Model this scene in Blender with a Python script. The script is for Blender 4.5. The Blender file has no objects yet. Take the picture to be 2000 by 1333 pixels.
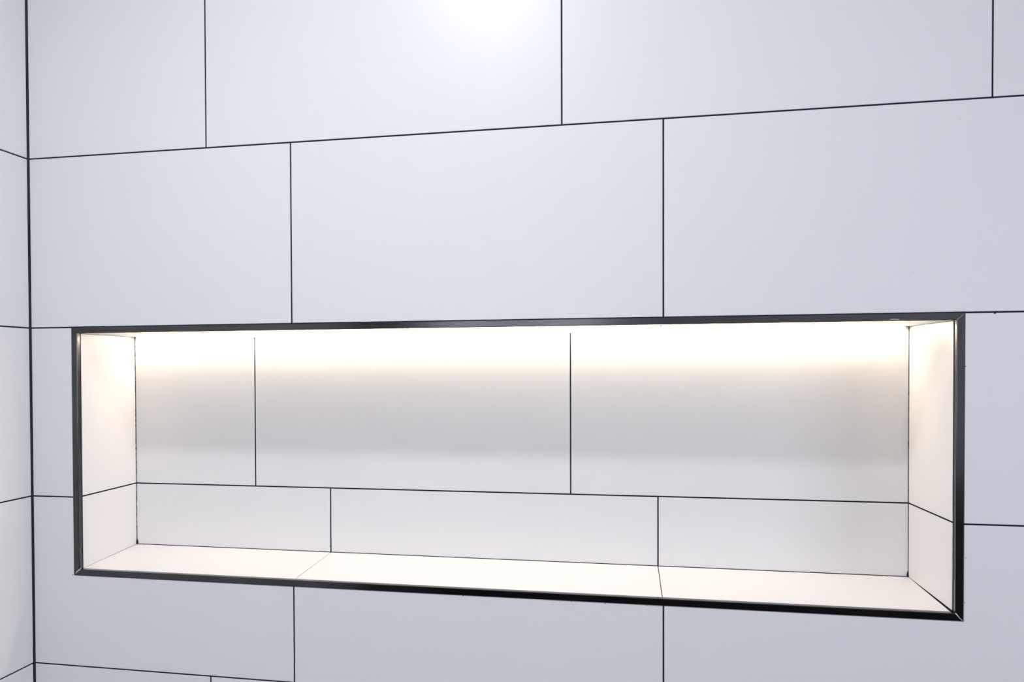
import bpy, math, random
from mathutils import Vector, Matrix

random.seed(4)
scene = bpy.context.scene
COL = scene.collection

# ------------------------------------------------------------------ camera
Z0 = 1.51                                   # height of the tile joint over the niche
CAM = Vector((1.0461, -1.3438, Z0 - 0.0781))
YAW, PITCH, ROLL = -0.2118, -0.0164, -0.0045
cam_data = bpy.data.cameras.new('camera')
cam = bpy.data.objects.new('camera', cam_data)
COL.objects.link(cam)
fw = Vector((math.sin(YAW) * math.cos(PITCH), math.cos(YAW) * math.cos(PITCH), math.sin(PITCH)))
rt = Vector((math.cos(YAW), -math.sin(YAW), 0.0))
up = rt.cross(fw)
r2 = rt * math.cos(ROLL) + up * math.sin(ROLL)
u2 = up * math.cos(ROLL) - rt * math.sin(ROLL)
m = Matrix((r2, u2, -fw)).transposed().to_4x4()
m.translation = CAM
cam.matrix_world = m
cam_data.sensor_fit = 'HORIZONTAL'
cam_data.sensor_width = 36.0
cam_data.lens = 1668.09 * 36.0 / 2000.0
cam_data.shift_x = 134.61 / 2000.0
cam_data.shift_y = 83.58 / 2000.0
cam_data.clip_start = 0.02
scene.camera = cam

# ------------------------------------------------------------------ world, exposure, light levels
world = bpy.data.worlds.new('world')
scene.world = world
world.use_nodes = True
world.node_tree.nodes['Background'].inputs[0].default_value = (0.75, 0.85, 1.0, 1)
world.node_tree.nodes['Background'].inputs[1].default_value = 0.3
vs = scene.view_settings
vs.view_transform = 'Standard'
vs.look = 'None'
vs.exposure = 1.56
vs.gamma = 1.0
vs.use_curve_mapping = False
LED_COLOR, LED_POWER = (1.0, 0.81, 0.59), 16.3
LAMP_COLOR, LAMP_POWER = (0.975, 0.96, 1.0), 106.0
LAMP_AT = (0.72, -0.78)
FILL_COLOR, FILL_POWER = (0.82, 0.885, 1.0), 0.98  # glow of the two added windows, both out of view

# ------------------------------------------------------------------ materials
def nodes_of(mat):
    mat.use_nodes = True
    nt = mat.node_tree
    return nt, nt.nodes['Principled BSDF']


def plain(name, color, rough=0.5, metallic=0.0, spec=0.5, bump=0.0, scale=200.0, vary=0.0, vscale=6.0, rvary=0.0):
    mat = bpy.data.materials.new(name)
    nt, b = nodes_of(mat)
    b.inputs['Base Color'].default_value = (*color, 1)
    b.inputs['Roughness'].default_value = rough
    b.inputs['Metallic'].default_value = metallic
    b.inputs['Specular IOR Level'].default_value = spec
    geo = nt.nodes.new('ShaderNodeNewGeometry')
    if bump:
        n = nt.nodes.new('ShaderNodeTexNoise')
        n.inputs['Scale'].default_value = scale
        n.inputs['Detail'].default_value = 3
        nt.links.new(geo.outputs['Position'], n.inputs['Vector'])
        bp = nt.nodes.new('ShaderNodeBump')
        bp.inputs['Strength'].default_value = bump
        bp.inputs['Distance'].default_value = 0.001
        nt.links.new(n.outputs['Fac'], bp.inputs['Height'])
        nt.links.new(bp.outputs['Normal'], b.inputs['Normal'])
    if vary or rvary:
        n2 = nt.nodes.new('ShaderNodeTexNoise')
        n2.inputs['Scale'].default_value = vscale
        n2.inputs['Detail'].default_value = 4
        nt.links.new(geo.outputs['Position'], n2.inputs['Vector'])
        if vary:
            r = nt.nodes.new('ShaderNodeMapRange')
            r.inputs['To Min'].default_value = 1 - vary
            r.inputs['To Max'].default_value = 1 + vary
            nt.links.new(n2.outputs['Fac'], r.inputs['Value'])
            mx = nt.nodes.new('ShaderNodeVectorMath')
            mx.operation = 'SCALE'
            mx.inputs[0].default_value = color
            nt.links.new(r.outputs['Result'], mx.inputs['Scale'])
            nt.links.new(mx.outputs['Vector'], b.inputs['Base Color'])
        if rvary:
            r = nt.nodes.new('ShaderNodeMapRange')
            r.inputs['To Min'].default_value = max(0.0, rough - rvary)
            r.inputs['To Max'].default_value = rough + rvary
            nt.links.new(n2.outputs['Fac'], r.inputs['Value'])
            nt.links.new(r.outputs['Result'], b.inputs['Roughness'])
    return mat


def glow(name, color, strength):
    mat = bpy.data.materials.new(name)
    nt, b = nodes_of(mat)
    b.inputs['Base Color'].default_value = (0.8, 0.8, 0.8, 1)
    b.inputs['Emission Color'].default_value = (*color, 1)
    b.inputs['Emission Strength'].default_value = strength
    return mat


M_TILE = plain('satin_white_tile', (0.80, 0.80, 0.81), rough=0.36, spec=0.5, vary=0.012, vscale=3.0)
M_GROUT = plain('charcoal_grout', (0.015, 0.017, 0.036), rough=0.85, spec=0.2, bump=0.4, scale=900, vary=0.3, vscale=60)
M_SEAL = plain('charcoal_sealant', (0.018, 0.018, 0.032), rough=0.5, spec=0.3, vary=0.2, vscale=40)
M_TRIM = plain('polished_black_metal', (0.085, 0.083, 0.088), rough=0.14, metallic=1.0, bump=0.05, scale=700, vary=0.25, vscale=14, rvary=0.05)
M_RESIDUE = plain('dried_grout_film', (0.62, 0.60, 0.60), rough=0.7)
M_CHANNEL = plain('white_aluminium', (0.75, 0.74, 0.72), rough=0.4)
M_LED = glow('led_diffuser', LED_COLOR, LED_POWER)
M_LAMP = glow('downlight_lens', LAMP_COLOR, LAMP_POWER)
M_FILL_PANE = glow('added_window_glow', FILL_COLOR, FILL_POWER)  # panes of the added windows, glowing to fill the room
M_PAINT = plain('white_paint', (0.86, 0.86, 0.86), rough=0.6, bump=0.1, scale=300)
M_FLOOR = plain('grey_floor_tile', (0.52, 0.52, 0.53), rough=0.45, vary=0.2, vscale=5)
M_DOOR = plain('brown_door', (0.055, 0.038, 0.032), rough=0.45, vary=0.2, vscale=9)
M_WHITE = plain('white_enamel', (0.8, 0.8, 0.8), rough=0.35)

# ------------------------------------------------------------------ helpers
def link(name, verts, faces, mat, parent=None, smooth=False):
    me = bpy.data.meshes.new(name)
    me.from_pydata([tuple(v) for v in verts], [], faces)
    me.materials.append(mat)
    me.update()
    if smooth:
        for p in me.polygons:
            p.use_smooth = True
    o = bpy.data.objects.new(name, me)
    COL.objects.link(o)
    if parent is not None:
        o.parent = parent
        o.matrix_parent_inverse = parent.matrix_world.inverted()
    return o


def tag(o, label, category=None, kind=None, group=None):
    o['label'] = label
    if category:
        o['category'] = category
    if kind:
        o['kind'] = kind
    if group:
        o['group'] = group
    return o


def box_data(boxes):
    vs_, fs = [], []
    for (x0, x1, y0, y1, z0, z1) in boxes:
        b = len(vs_)
        vs_ += [(x0, y0, z0), (x1, y0, z0), (x1, y1, z0), (x0, y1, z0),
                (x0, y0, z1), (x1, y0, z1), (x1, y1, z1), (x0, y1, z1)]
        fs += [[b + i for i in q] for q in ((3, 2, 1, 0), (4, 5, 6, 7), (0, 1, 5, 4), (1, 2, 6, 5), (2, 3, 7, 6), (3, 0, 4, 7))]
    return vs_, fs


def inset(poly, d):
    """offset a counter-clockwise 2-D polygon inwards by d"""
    n = len(poly)
    out = []
    for i in range(n):
        p0, p1, p2 = Vector(poly[i - 1]), Vector(poly[i]), Vector(poly[(i + 1) % n])
        a, b = (p1 - p0).normalized(), (p2 - p1).normalized()
        na, nb = Vector((-a.y, a.x)), Vector((-b.y, b.x))
        k = 1 + na.dot(nb)
        out.append(p1 + (na + nb) * (d / k))
    return out


CHAMFER = 0.0005


def tile(parent, origin, e1, e2, poly, thick, mat=None, name='tile'):
    """poly: counter-clockwise in (e1, e2), seen from the outside; the face lies in the plane at origin"""
    o, e1, e2 = Vector(origin), Vector(e1).normalized(), Vector(e2).normalized()
    n = e1.cross(e2).normalized()
    P = [Vector(p) for p in poly]
    area = sum(P[i - 1].x * P[i].y - P[i].x * P[i - 1].y for i in range(len(P)))
    if area < 0:
        P.reverse()
    Q = inset(P, CHAMFER)
    k = len(P)
    c = sum(P, Vector((0, 0))) / k
    base = o + e1 * c.x + e2 * c.y
    vs_ = []
    for ring, h in ((P, -thick), (P, -CHAMFER), (Q, 0.0)):
        for p in ring:
            vs_.append(e1 * (p.x - c.x) + e2 * (p.y - c.y) + n * h)
    fs = [list(range(k))[::-1], [2 * k + i for i in range(k)]]
    for r in (0, 1):
        for i in range(k):
            j = (i + 1) % k
            fs.append([r * k + i, r * k + j, (r + 1) * k + j, (r + 1) * k + i])
    ob = link(name, vs_, fs, mat or M_TILE, None)
    ob.location = base
    ob.parent = parent
    return ob


def rect(x0, x1, y0, y1):
    return [(x0, y0), (x1, y0), (x1, y1), (x0, y1)]


def tube(name, pts, radii, mat, parent, sides=6, squash=1.0):
    """a bead along pts"""
    vs_, fs = [], []
    for i, p in enumerate(pts):
        p = Vector(p)
        t = (Vector(pts[min(i + 1, len(pts) - 1)]) - Vector(pts[max(i - 1, 0)])).normalized()
        a = t.orthogonal().normalized() if abs(t.z) < 0.9 else Vector((1, 0, 0))
        a = (a - t * a.dot(t)).normalized()
        b = t.cross(a)
        for s in range(sides):
            w = 2 * math.pi * s / sides
            vs_.append(p + (a * math.cos(w) + b * math.sin(w)) * radii[i])
    for i in range(len(pts) - 1):
        for s in range(sides):
            q = (s + 1) % sides
            fs.append([i * sides + s, i * sides + q, (i + 1) * sides + q, (i + 1) * sides + s])
    fs.append(list(range(sides))[::-1])
    fs.append([(len(pts) - 1) * sides + s for s in range(sides)])
    return link(name, vs_, fs, mat, parent, smooth=True)


def bead(name, a, b, r, mat, parent, n=60, wob=0.18, ends=(1.0, 1.0)):
    a, b = Vector(a), Vector(b)
    pts, rad = [], []
    for i in range(n + 1):
        t = i / n
        pts.append(a.lerp(b, t))
        k = 1 + random.uniform(-wob, wob) + (0.5 * wob if random.random() < 0.08 else 0)
        if t < 0.02:
            k *= ends[0]
        if t > 0.98:
            k *= ends[1]
        rad.append(r * k)
    return tube(name, pts, rad, mat, parent)


# ------------------------------------------------------------------ measures (metres, wall face at y = 0, corner at x = 0)
CEIL = 2.44
RIGHT, REAR = 2.70, -2.75
PITCHZ, PITCHX, JOINT = 0.302, 0.602, 0.0025
PROUD = 0.0012
XL, XR, ZT, ZB = 0.0837, 1.5158, Z0 + 0.0, Z0 - 0.4408            # outside of the metal frame
XLF, XRF, ZTF, ZBF = 0.0950, 1.5053, Z0 - 0.0108, Z0 - 0.4302      # inside of the frame
XLB, XRB, ZTB, ZBB = 0.0899, 1.5004, Z0 - 0.0102, Z0 - 0.4229      # back corners of the niche
DEPTH, LIP = 0.1875, 0.008
ZJ = Z0 - 0.3010

# ------------------------------------------------------------------ the niche wall
wall_back = link('wall_back', *box_data([
    (-0.15, XL + 0.004, PROUD, 0.30, 0, CEIL), (XR - 0.004, RIGHT, PROUD, 0.30, 0, CEIL),
    (XL + 0.004, XR - 0.004, PROUD, 0.30, 0, ZB + 0.004), (XL + 0.004, XR - 0.004, PROUD, 0.30, ZT - 0.004, CEIL)]), M_GROUT)
tag(wall_back, 'white tiled shower wall with dark grout around the lit niche', 'wall', 'structure')

h = JOINT / 2
GAP = 0.0025                                                       # corner joint


def wall_tile(poly):
    return tile(wall_back, (0, 0, 0), (1, 0, 0), (0, 0, 1), poly, PROUD)


A0, E0 = 0.3458, 0.4988                                            # joints of the odd and the even rows
row = 0
rows = []
zlo = Z0 - 5 * PITCHZ
while zlo < CEIL - 0.02:
    rows.append((zlo, min(zlo + PITCHZ, CEIL)))
    zlo += PITCHZ
for i, (z0, z1) in enumerate(rows):
    k = round((z0 - Z0) / PITCHZ)                                  # 0: the row over the niche
    a0, a1 = max(z0, 0) + h, z1 - h
    first = E0 if k % 2 == 0 else A0
    xs = [0.0]
    x = first
    while x < RIGHT - 0.03:
        xs.append(x)
        x += PITCHX
    xs.append(RIGHT)
    if k == -1:                                                    # beside the niche
        wall_tile(rect(GAP, XL - 0.0008, a0, a1))
        wall_tile(rect(XR + 0.0008, 1.85 - h, a0, a1))
        wall_tile(rect(1.85 + h, 2.45 - h, a0, a1))
        wall_tile(rect(2.45 + h, RIGHT, a0, a1))
        continue
    for j in range(len(xs) - 1):
        p0 = xs[j] + (h if j else GAP)
        p1 = xs[j + 1] - (h if j < len(xs) - 2 else 0)
        if k == -2:
            top = ZB - 0.0008
            if j == 0:
                wall_tile([(p0, a0), (p1, a0), (p1, top), (XL - 0.0008, top), (XL - 0.0008, a1), (p0, a1)])
                continue
            if p0 > XL and p1 < XR:
                wall_tile(rect(p0, p1, a0, top))
                continue
            if p0 < XR < p1:
                wall_tile([(p0, a0), (p1, a0), (p1, a1), (XR + 0.0008, a1), (XR + 0.0008, top), (p0, top)])
                continue
        wall_tile(rect(p0, p1, a0, a1))

# ------------------------------------------------------------------ the left wall
TILE_END = -1.45
wall_left = link('wall_left', *box_data([(-0.15, -PROUD, TILE_END, PROUD, 0, CEIL)]), M_GROUT)
tag(wall_left, 'white tiled side wall meeting the niche wall in a dark corner joint', 'wall', 'structure')
for i, (z0, z1) in enumerate(rows):
    k = round((z0 - Z0) / PITCHZ)
    a0, a1 = max(z0, 0) + h, z1 - h
    ys = [0.0]
    y = 0.25 if k % 2 == 0 else 0.40
    while y < -TILE_END - 0.03:
        ys.append(y)
        y += PITCHX
    ys.append(-TILE_END)
    for j in range(len(ys) - 1):
        p0 = ys[j] + (h if j else 0.003)
        p1 = ys[j + 1] - (h if j < len(ys) - 2 else 0)
        # seen from the room: e1 runs towards the corner
        tile(wall_left, (0, 0, 0), (0, 1, 0), (0, 0, 1), rect(-p1, -p0, a0, a1), PROUD)

bead('corner_sealant', (-0.0012, 0.0012, 0.0), (-0.0012, 0.0012, CEIL), 0.0028, M_SEAL, wall_back, n=420, wob=0.12)

# ------------------------------------------------------------------ the niche
wt = PROUD + 0.0003


def niche_shell():
    """five thick sides behind the niche tiles"""
    e = PROUD
    f = [(XLF - e, LIP, ZTF + e), (XRF + e, LIP, ZTF + e), (XRF + e, LIP, ZBF - e), (XLF - e, LIP, ZBF - e)]
    b = [(XLB - e, DEPTH + e, ZTB + e), (XRB + e, DEPTH + e, ZTB + e), (XRB + e, DEPTH + e, ZBB - e), (XLB - e, DEPTH + e, ZBB - e)]
    g = 0.004 - e
    of = [(XL + .0045, LIP, ZT - .0045), (XR - .0045, LIP, ZT - .0045), (XR - .0045, LIP, ZB + .0045), (XL + .0045, LIP, ZB + .0045)]
    ob = [(x, 0.20, z) for x, _, z in of]
    v = f + b + of + ob
    fc = [[4, 5, 6, 7][::-1]]
    for i in range(4):
        j = (i + 1) % 4
        fc.append([i, j, 4 + j, 4 + i])
        fc.append([i, 8 + i, 8 + j, j])
        fc.append([8 + i, 12 + i, 12 + j, 8 + j])
    fc.append([12, 13, 14, 15])
    return v, fc


wall_niche = link('wall_niche', *niche_shell(), M_GROUT)
tag(wall_niche, 'long recessed shower niche lined with white tiles and lit from above', 'niche', 'structure')

VC = 0.0016                                                        # half widths of the inner corner joints
HC = 0.0008
hn = 0.00125
# back
back_e = ((1, 0, 0), (0, 0, 1))
U = [XLB + VC, 0.3461, 0.9484, XRB - VC]
for j in range(3):
    tile(wall_niche, (0, DEPTH, 0), *back_e, rect(U[j] + (hn if j else 0), U[j + 1] - (hn if j < 2 else 0), ZJ + hn, ZTB - HC), PROUD)
U = [XLB + VC, 0.4979, 1.0993, XRB - VC]
for j in range(3):
    tile(wall_niche, (0, DEPTH, 0), *back_e, rect(U[j] + (hn if j else 0), U[j + 1] - (hn if j < 2 else 0), ZBB + HC, ZJ - hn), PROUD)
# sill and soffit, both running from the frame to the back
for front, rear, sgn in ((ZBF, ZBB, 1), (ZTF, ZTB, -1)):
    o = Vector((0, LIP, front))
    e2 = (Vector((0, DEPTH, rear)) - o)
    ln = e2.length
    e2.normalize()
    if sgn > 0:
        e1 = Vector((1, 0, 0))
    else:
        e1 = Vector((-1, 0, 0))
    s0, s1 = 0.0006, ln - 0.0008
    hs = 0.0006
    fl, bl, fr, br = XLF + .0006, XLB + .0008, XRF - (.0030 if sgn > 0 else .0010), XRB - .0008
    edges = [((fl, s0), (bl, s1)), ((0.4984, s0), (0.4984, s1)), ((1.0994, s0), (1.0994, s1)), ((fr, s0), (br, s1))]
    for j in range(3):
        (xa, _), (xb, _) = edges[j]
        (xc, _), (xd, _) = edges[j + 1]
        l = hs if j else 0
        r = hs if j < 2 else 0
        q = [(xa + l, s0), (xc - r, s0), (xd - r, s1), (xb + l, s1)]
        q = [(x * e1.x, y) for x, y in q]
        tile(wall_niche, o, e1, e2, q, PROUD)
# jambs
for xf, xb, side in ((XLF, XLB, 1), (XRF, XRB, -1)):
    o = Vector((xf, LIP, 0))
    d = Vector((xb - xf, DEPTH - LIP, 0))
    ln = d.length
    d.normalize()
    s0, s1 = 0.0008, ln - VC * 0.9
    e1 = d if side > 0 else -d
    for za, zb_, zc, zd in ((ZBF + .0005, ZBB + .0005, ZJ - hn, ZJ - hn), (ZJ + hn, ZJ + hn, ZTF - .0006, ZTB - .0006)):
        if side < 0 and za < ZJ - .05:
            za += .0016                                            # the joint opens towards the front
        q = [(s0 * side, za), (s1 * side, zb_), (s1 * side, zd), (s0 * side, zc)]
        # left jamb looks towards +x: the e1 axis has to run from the frame's rear to the front
        if side > 0:
            tile(wall_niche, o, -d, (0, 0, 1), [(-x, z) for x, z in q], PROUD)
        else:
            tile(wall_niche, o, d, (0, 0, 1), [(-x, z) for x, z in q], PROUD)
# dark sealant in the upright inner corners
bead('corner_sealant', (XLB + .0002, DEPTH - .0002, ZBB), (XLB + .0002, DEPTH - .0002, ZTB), 0.0018, M_SEAL, wall_niche, n=110, wob=0.16, ends=(2.2, 1.0))
bead('corner_sealant', (XRB - .0002, DEPTH - .0002, ZBB), (XRB - .0002, DEPTH - .0002, ZTB), 0.0016, M_SEAL, wall_niche, n=110, wob=0.16, ends=(2.0, 1.0))

# ------------------------------------------------------------------ the metal frame round the niche
frame = bpy.data.objects.new('niche_frame', None)
frame.location = ((XL + XR) / 2, 0, ZB)
COL.objects.link(frame)
bpy.context.view_layer.update()
tag(frame, 'glossy black metal edging framing the lit niche, mitred at the corners', 'frame')
FRONT = -0.0012


def bar(corner_o, corner_i):
    """corner_o / corner_i: outer and inner (x, z) at both ends"""
    prof = [(0.0, LIP), (0.0, FRONT + .0004), (0.05, FRONT), (0.90, FRONT), (0.97, FRONT + .0003), (1.0, FRONT + .0011), (1.0, LIP)]
    v = []
    for (ox, oz), (ix, iz) in zip(corner_o, corner_i):
        for t, y in prof:
            v.append((ox + (ix - ox) * t, y, oz + (iz - oz) * t))
    k = len(prof)
    f = [[i, (i + 1) % k, k + (i + 1) % k, k + i] for i in range(k)]
    f += [list(range(k))[::-1], [k + i for i in range(k)]]
    return v, f


g = 0.00015
O = {'tl': (XL, ZT), 'tr': (XR, ZT), 'bl': (XL, ZB), 'br': (XR, ZB)}
I = {'tl': (XLF, ZTF), 'tr': (XRF, ZTF), 'bl': (XLF, ZBF), 'br': (XRF, ZBF)}
for a, b, lab in (('tl', 'tr', 'upper edging bar'), ('tr', 'br', 'right-hand edging bar'), ('br', 'bl', 'lower edging bar'), ('bl', 'tl', 'left-hand edging bar')):
    o = link('edge_trim', *bar((O[a], O[b]), (I[a], I[b])), M_TRIM, frame)
    o['label'] = lab


def smear(a, b, w0, w1, y=FRONT):
    """thin dried film of grout lying along a mitre"""
    a, b = Vector((a[0], y, a[1])), Vector((b[0], y, b[1]))
    t = (b - a).normalized()
    n = Vector((-t.z, 0, t.x))
    n_ = 9
    v, f = [], []
    for i in range(n_ + 1):
        s = i / n_
        p = a.lerp(b, s) + n * 0.0004 * math.sin(s * 5)
        w = (w0 + (w1 - w0) * s) * (0.75 + 0.5 * random.random())
        for q, dy in ((-w, 0.0), (0, -0.0004), (w, 0.0)):
            v.append(p + n * q + Vector((0, dy, 0)))
    for i in range(n_):
        for c in (0, 1):
            f.append([i * 3 + c, i * 3 + c + 1, i * 3 + c + 4, i * 3 + c + 3])
    return link('grout_residue', v, f, M_RESIDUE, frame, smooth=True)


def lerp2(a, b, t):
    return (a[0] + (b[0] - a[0]) * t, a[1] + (b[1] - a[1]) * t)


smear(lerp2(O['bl'], I['bl'], .30), lerp2(O['bl'], I['bl'], 1.05), .0004, .0012)
smear((XLF - .0002, ZBF + .0015), (XLF + .0022, ZBF + .0005), .0008, .0012, y=.0005)
smear(lerp2(O['br'], I['br'], .08), lerp2(O['br'], I['br'], 1.02), .0003, .0008)
smear(lerp2(O['tr'], I['tr'], .2), lerp2(O['tr'], I['tr'], 1.0), .0001, .00025)
smear((1.418, ZTF + .0022), (1.430, ZTF + .0026), .0003, .0005)

# ------------------------------------------------------------------ light strip under the niche's soffit
LX0, LX1, LY, LW, LH = 0.104, 1.489, 0.1770, 0.011, 0.0034
zc = ZTB - 0.0002
led = bpy.data.objects.new('led_strip', None)
led.location = ((LX0 + LX1) / 2, LY, zc)
COL.objects.link(led)
bpy.context.view_layer.update()
tag(led, 'glowing warm white light strip fixed under the top of the niche', 'light strip')
link('channel', *box_data([(LX0, LX1, LY - LW / 2, LY + LW / 2, zc - 0.0012, zc),
                           (LX0, LX1, LY + .0045, LY + LW / 2, zc - 0.0034, zc - 0.0012)]), M_CHANNEL, led)
prof = [(-.0050, -.0012), (-.0050, -.0020), (-.0036, -.0032), (.0044, -.0032), (.0044, -.0012)]
NS = len(prof)
v = [(x, LY + dy, zc + dz) for x in (LX0 + .001, LX1 - .001) for dy, dz in prof]
f = [[s, s + 1, NS + s + 1, NS + s] for s in range(NS - 1)]
f += [list(range(NS))[::-1], [NS + s for s in range(NS)]]
link('diffuser', v, f, M_LED, led)
for x in (LX0 - .0008, LX1 - .0002):
    pr = [(-.0055, 0), (-.0055, -.0022), (-.0038, -.0036), (.0055, -.0036), (.0055, 0)]
    k = len(pr)
    v = [(xx, LY + dy, zc + dz) for xx in (x, x + .001) for dy, dz in pr]
    f = [[i, (i + 1) % k, k + (i + 1) % k, k + i] for i in range(k)] + [list(range(k))[::-1], [k + i for i in range(k)]]
    link('end_cap', v, f, M_CHANNEL, led)

# ------------------------------------------------------------------ the rest of the room
floor = link('floor', *box_data([(-0.15, RIGHT + .1, REAR - .1, 0.30, -0.1, 0)]), M_FLOOR)
tag(floor, 'grey tiled bathroom floor', 'floor', 'structure')
ceiling = link('ceiling', *box_data([(-0.15, RIGHT + .1, REAR - .1, 0.30, CEIL, CEIL + .1)]), M_PAINT)
tag(ceiling, 'white painted bathroom ceiling', 'ceiling', 'structure')
DY0, DY1, DH = -2.62, -1.80, 2.03
wall_entry = link('wall_entry', *box_data([(-0.15, 0, DY1, TILE_END, 0, CEIL), (-0.15, 0, REAR, DY0, 0, CEIL),
                                           (-0.15, 0, DY0, DY1, DH, CEIL)]), M_PAINT)
tag(wall_entry, 'white painted wall with an added brown door beyond the tiles', 'wall', 'structure')
WX0, WX1, WZ0, WZ1 = 0.08, 0.99, 1.05, 1.98
wall_rear = link('wall_rear', *box_data([(-0.15, WX0, REAR - .1, REAR, 0, CEIL), (WX1, RIGHT + .1, REAR - .1, REAR, 0, CEIL),
                                         (WX0, WX1, REAR - .1, REAR, 0, WZ0), (WX0, WX1, REAR - .1, REAR, WZ1, CEIL)]), M_PAINT)
tag(wall_rear, 'white painted wall behind the viewpoint', 'wall', 'structure')
reflection_wainscot = link('reflection_wainscot', *box_data([(0, RIGHT, REAR, REAR + .018, 0, 0.92), (0, RIGHT, REAR, REAR + .035, 0.92, 0.95)]), M_DOOR)
tag(reflection_wainscot, 'added dark wainscot behind the viewpoint, reflected in the niche frame', 'wainscot', 'structure')  # unseen wainscot, added so the lower trim reflects something dark
RY0, RY1, RZ0, RZ1 = -2.45, -1.00, 0.60, 2.12
wall_right = link('wall_right', *box_data([(RIGHT, RIGHT + .1, REAR, RY0, 0, CEIL), (RIGHT, RIGHT + .1, RY1, 0.30, 0, CEIL),
                                           (RIGHT, RIGHT + .1, RY0, RY1, 0, RZ0), (RIGHT, RIGHT + .1, RY0, RY1, RZ1, CEIL)]), M_PAINT)
tag(wall_right, 'white painted wall with an added fill-light window to the right of the shower', 'wall', 'structure')
ym = (RY0 + RY1) / 2
fill_win = link('fill_window', *box_data([(RIGHT + .02, RIGHT + .06, y0, y1, z0, z1) for y0, y1, z0, z1 in (
    (RY0, RY0 + .04, RZ0, RZ1), (RY1 - .04, RY1, RZ0, RZ1), (ym - .02, ym + .02, RZ0, RZ1),
    (RY0 + .04, ym - .02, RZ0, RZ0 + .04), (ym + .02, RY1 - .04, RZ0, RZ0 + .04),
    (RY0 + .04, ym - .02, RZ1 - .04, RZ1), (ym + .02, RY1 - .04, RZ1 - .04, RZ1))]), M_WHITE)
tag(fill_win, 'added fill-light window in the right wall, out of view', 'window', 'structure')  # unseen window, added as soft fill light from the right
for y0, y1 in ((RY0 + .04, ym - .02), (ym + .02, RY1 - .04)):
    link('glow_pane', *box_data([(RIGHT + .036, RIGHT + .043, y0, y1, RZ0 + .04, RZ1 - .04)]), M_FILL_PANE, fill_win)
door = link('reflection_door', *box_data([(-.06, -.02, DY0 + .004, DY1 - .004, 0.006, DH - .004)]), M_DOOR)
tag(door, 'added brown door behind the viewpoint, reflected dark in the niche frame', 'door', 'structure')  # unseen door, added here as a dark zone for the trim to reflect
for z0, z1 in ((.15, .95), (1.1, 1.9)):
    link('door_panel', *box_data([(-.022, -.012, DY0 + .12, DY1 - .12, z0, z1)]), M_DOOR, door)
link('handle', *box_data([(-.02, .04, DY1 - .09, DY1 - .07, 1.0, 1.02), (.03, .045, DY1 - .19, DY1 - .07, 1.0, 1.02)]), M_TRIM, door)
mx = (WX0 + WX1) / 2
refl_win = link('reflection_window', *box_data([(WX0, WX0 + .04, REAR - .06, REAR - .02, WZ0, WZ1), (WX1 - .04, WX1, REAR - .06, REAR - .02, WZ0, WZ1),
                                  (mx - .04, mx + .04, REAR - .06, REAR - .02, WZ0, WZ1),
                                  (WX0 + .04, mx - .04, REAR - .06, REAR - .02, WZ0, WZ0 + .05), (mx + .04, WX1 - .04, REAR - .06, REAR - .02, WZ0, WZ0 + .05),
                                  (WX0 + .04, mx - .04, REAR - .06, REAR - .02, WZ1 - .05, WZ1), (mx + .04, WX1 - .04, REAR - .06, REAR - .02, WZ1 - .05, WZ1)]), M_DOOR)
tag(refl_win, 'added two-pane glowing window behind the viewpoint, reflected in the niche frame', 'window', 'structure')  # unseen window, added for the bright stretches reflected in the top trim
for x0, x1 in ((WX0 + .04, mx - .04), (mx + .04, WX1 - .04)):
    link('glow_pane', *box_data([(x0, x1, REAR - .045, REAR - .038, WZ0 + .05, WZ1 - .05)]), M_FILL_PANE, refl_win)


def ring_data(r0, r1, z0, z1, n=40):
    v, f = [], []
    for i in range(n):
        w = 2 * math.pi * i / n
        c, s = math.cos(w), math.sin(w)
        v += [(r0 * c, r0 * s, z1), (r0 * c, r0 * s, z0 + .002), (r0 * c + .004 * c, r0 * s + .004 * s, z0), (r1 * c, r1 * s, z0 + .003), (r1 * c, r1 * s, z1)]
    for i in range(n):
        j = (i + 1) % n
        for k in range(5):
            q = (k + 1) % 5
            f.append([i * 5 + k, j * 5 + k, j * 5 + q, i * 5 + q])
    return v, f


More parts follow.
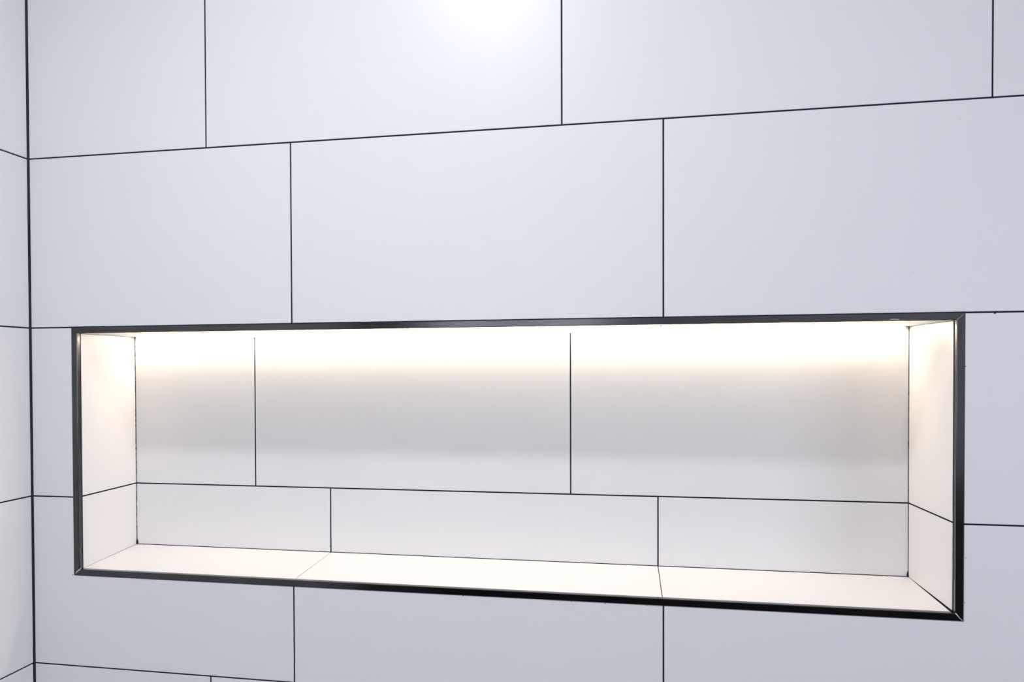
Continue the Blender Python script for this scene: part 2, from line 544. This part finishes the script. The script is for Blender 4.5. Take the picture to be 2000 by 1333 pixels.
lamp = bpy.data.objects.new('ceiling_downlight', None)
lamp.location = (LAMP_AT[0], LAMP_AT[1], CEIL)
COL.objects.link(lamp)
bpy.context.view_layer.update()
tag(lamp, 'round white downlight in the ceiling in front of the niche wall', 'ceiling light')
v, f = ring_data(0.055, 0.075, -0.008, 0.0)
link('bezel', [(x + LAMP_AT[0], y + LAMP_AT[1], z + CEIL) for x, y, z in v], f, M_WHITE, lamp)
n = 40
v = [(LAMP_AT[0] + .055 * math.cos(2 * math.pi * i / n), LAMP_AT[1] + .055 * math.sin(2 * math.pi * i / n), CEIL - z) for z in (.0005, .004) for i in range(n)]
f = [list(range(n)), [n + i for i in range(n)][::-1]] + [[i, n + i, n + (i + 1) % n, (i + 1) % n] for i in range(n)]
link('lens', v, f, M_LAMP, lamp)

# ------------------------------------------------------------------ crumbs of grout left beside the joints
def speck(parent, p, n, r, lengthen=1.0, mat=M_GROUT, name='grout_speck'):
    n = Vector(n)
    a = Vector((1, 0, 0)) if abs(n.x) < .5 else Vector((0, 1, 0))
    b = n.cross(a)
    k = 7
    v = [Vector(p) + n * r * .5]
    for i in range(k):
        w = 2 * math.pi * i / k
        q = r * random.uniform(.75, 1.2)
        v.append(Vector(p) + a * math.cos(w) * q * lengthen + b * math.sin(w) * q)
    return link(name, v, [[0, 1 + i, 1 + (i + 1) % k] for i in range(k)] , mat, parent, smooth=True)


FACE = (0, -1, 0)
SPECKS_WALL = [(1.5542, -0.0020, 0.0012, 1.6), (1.5084, 0.2747, 0.0006, 1.0), (1.4482, 0.0591, 0.0005, 1.0), (0.5591, -0.4401, 0.0011, 1.3), (0.4523, -0.4406, 0.0010, 1.5), (0.6477, -0.4404, 0.0011, 1.2), (0.7889, -0.4416, 0.0010, 1.6), (1.0131, -0.4428, 0.0009, 1.5), (1.0758, -0.4426, 0.0009, 1.3), (0.9611, -0.4424, 0.0009, 1.2), (1.5173, -0.0766, 0.0010, 1.0), (1.5187, -0.3498, 0.0008, 1.0), (1.5177, -0.4144, 0.0009, 1.0), (0.0807, -0.4413, 0.0012, 1.0), (-0.0024, 0.0563, 0.0010, 1.0)]
SPECKS_NICHE = [(1.2732, -0.3011, 0.0010, 2.2), (1.0879, -0.1827, 0.0005, 1.0), (0.0916, -0.2601, 0.0013, 1.0), (0.0910, -0.3644, 0.0012, 0.8), (1.4990, -0.3304, 0.0010, 0.8), (0.9484, -0.0112, 0.0010, 0.9), (0.4968, -0.4120, 0.0009, 0.8)]
for x, z, r, l in SPECKS_WALL:
    speck(wall_back, (x, 0.0, Z0 + z), FACE, r * .8, l)
for x, z, r, l in SPECKS_NICHE:
    speck(wall_niche, (x, DEPTH, Z0 + z), FACE, r, l)
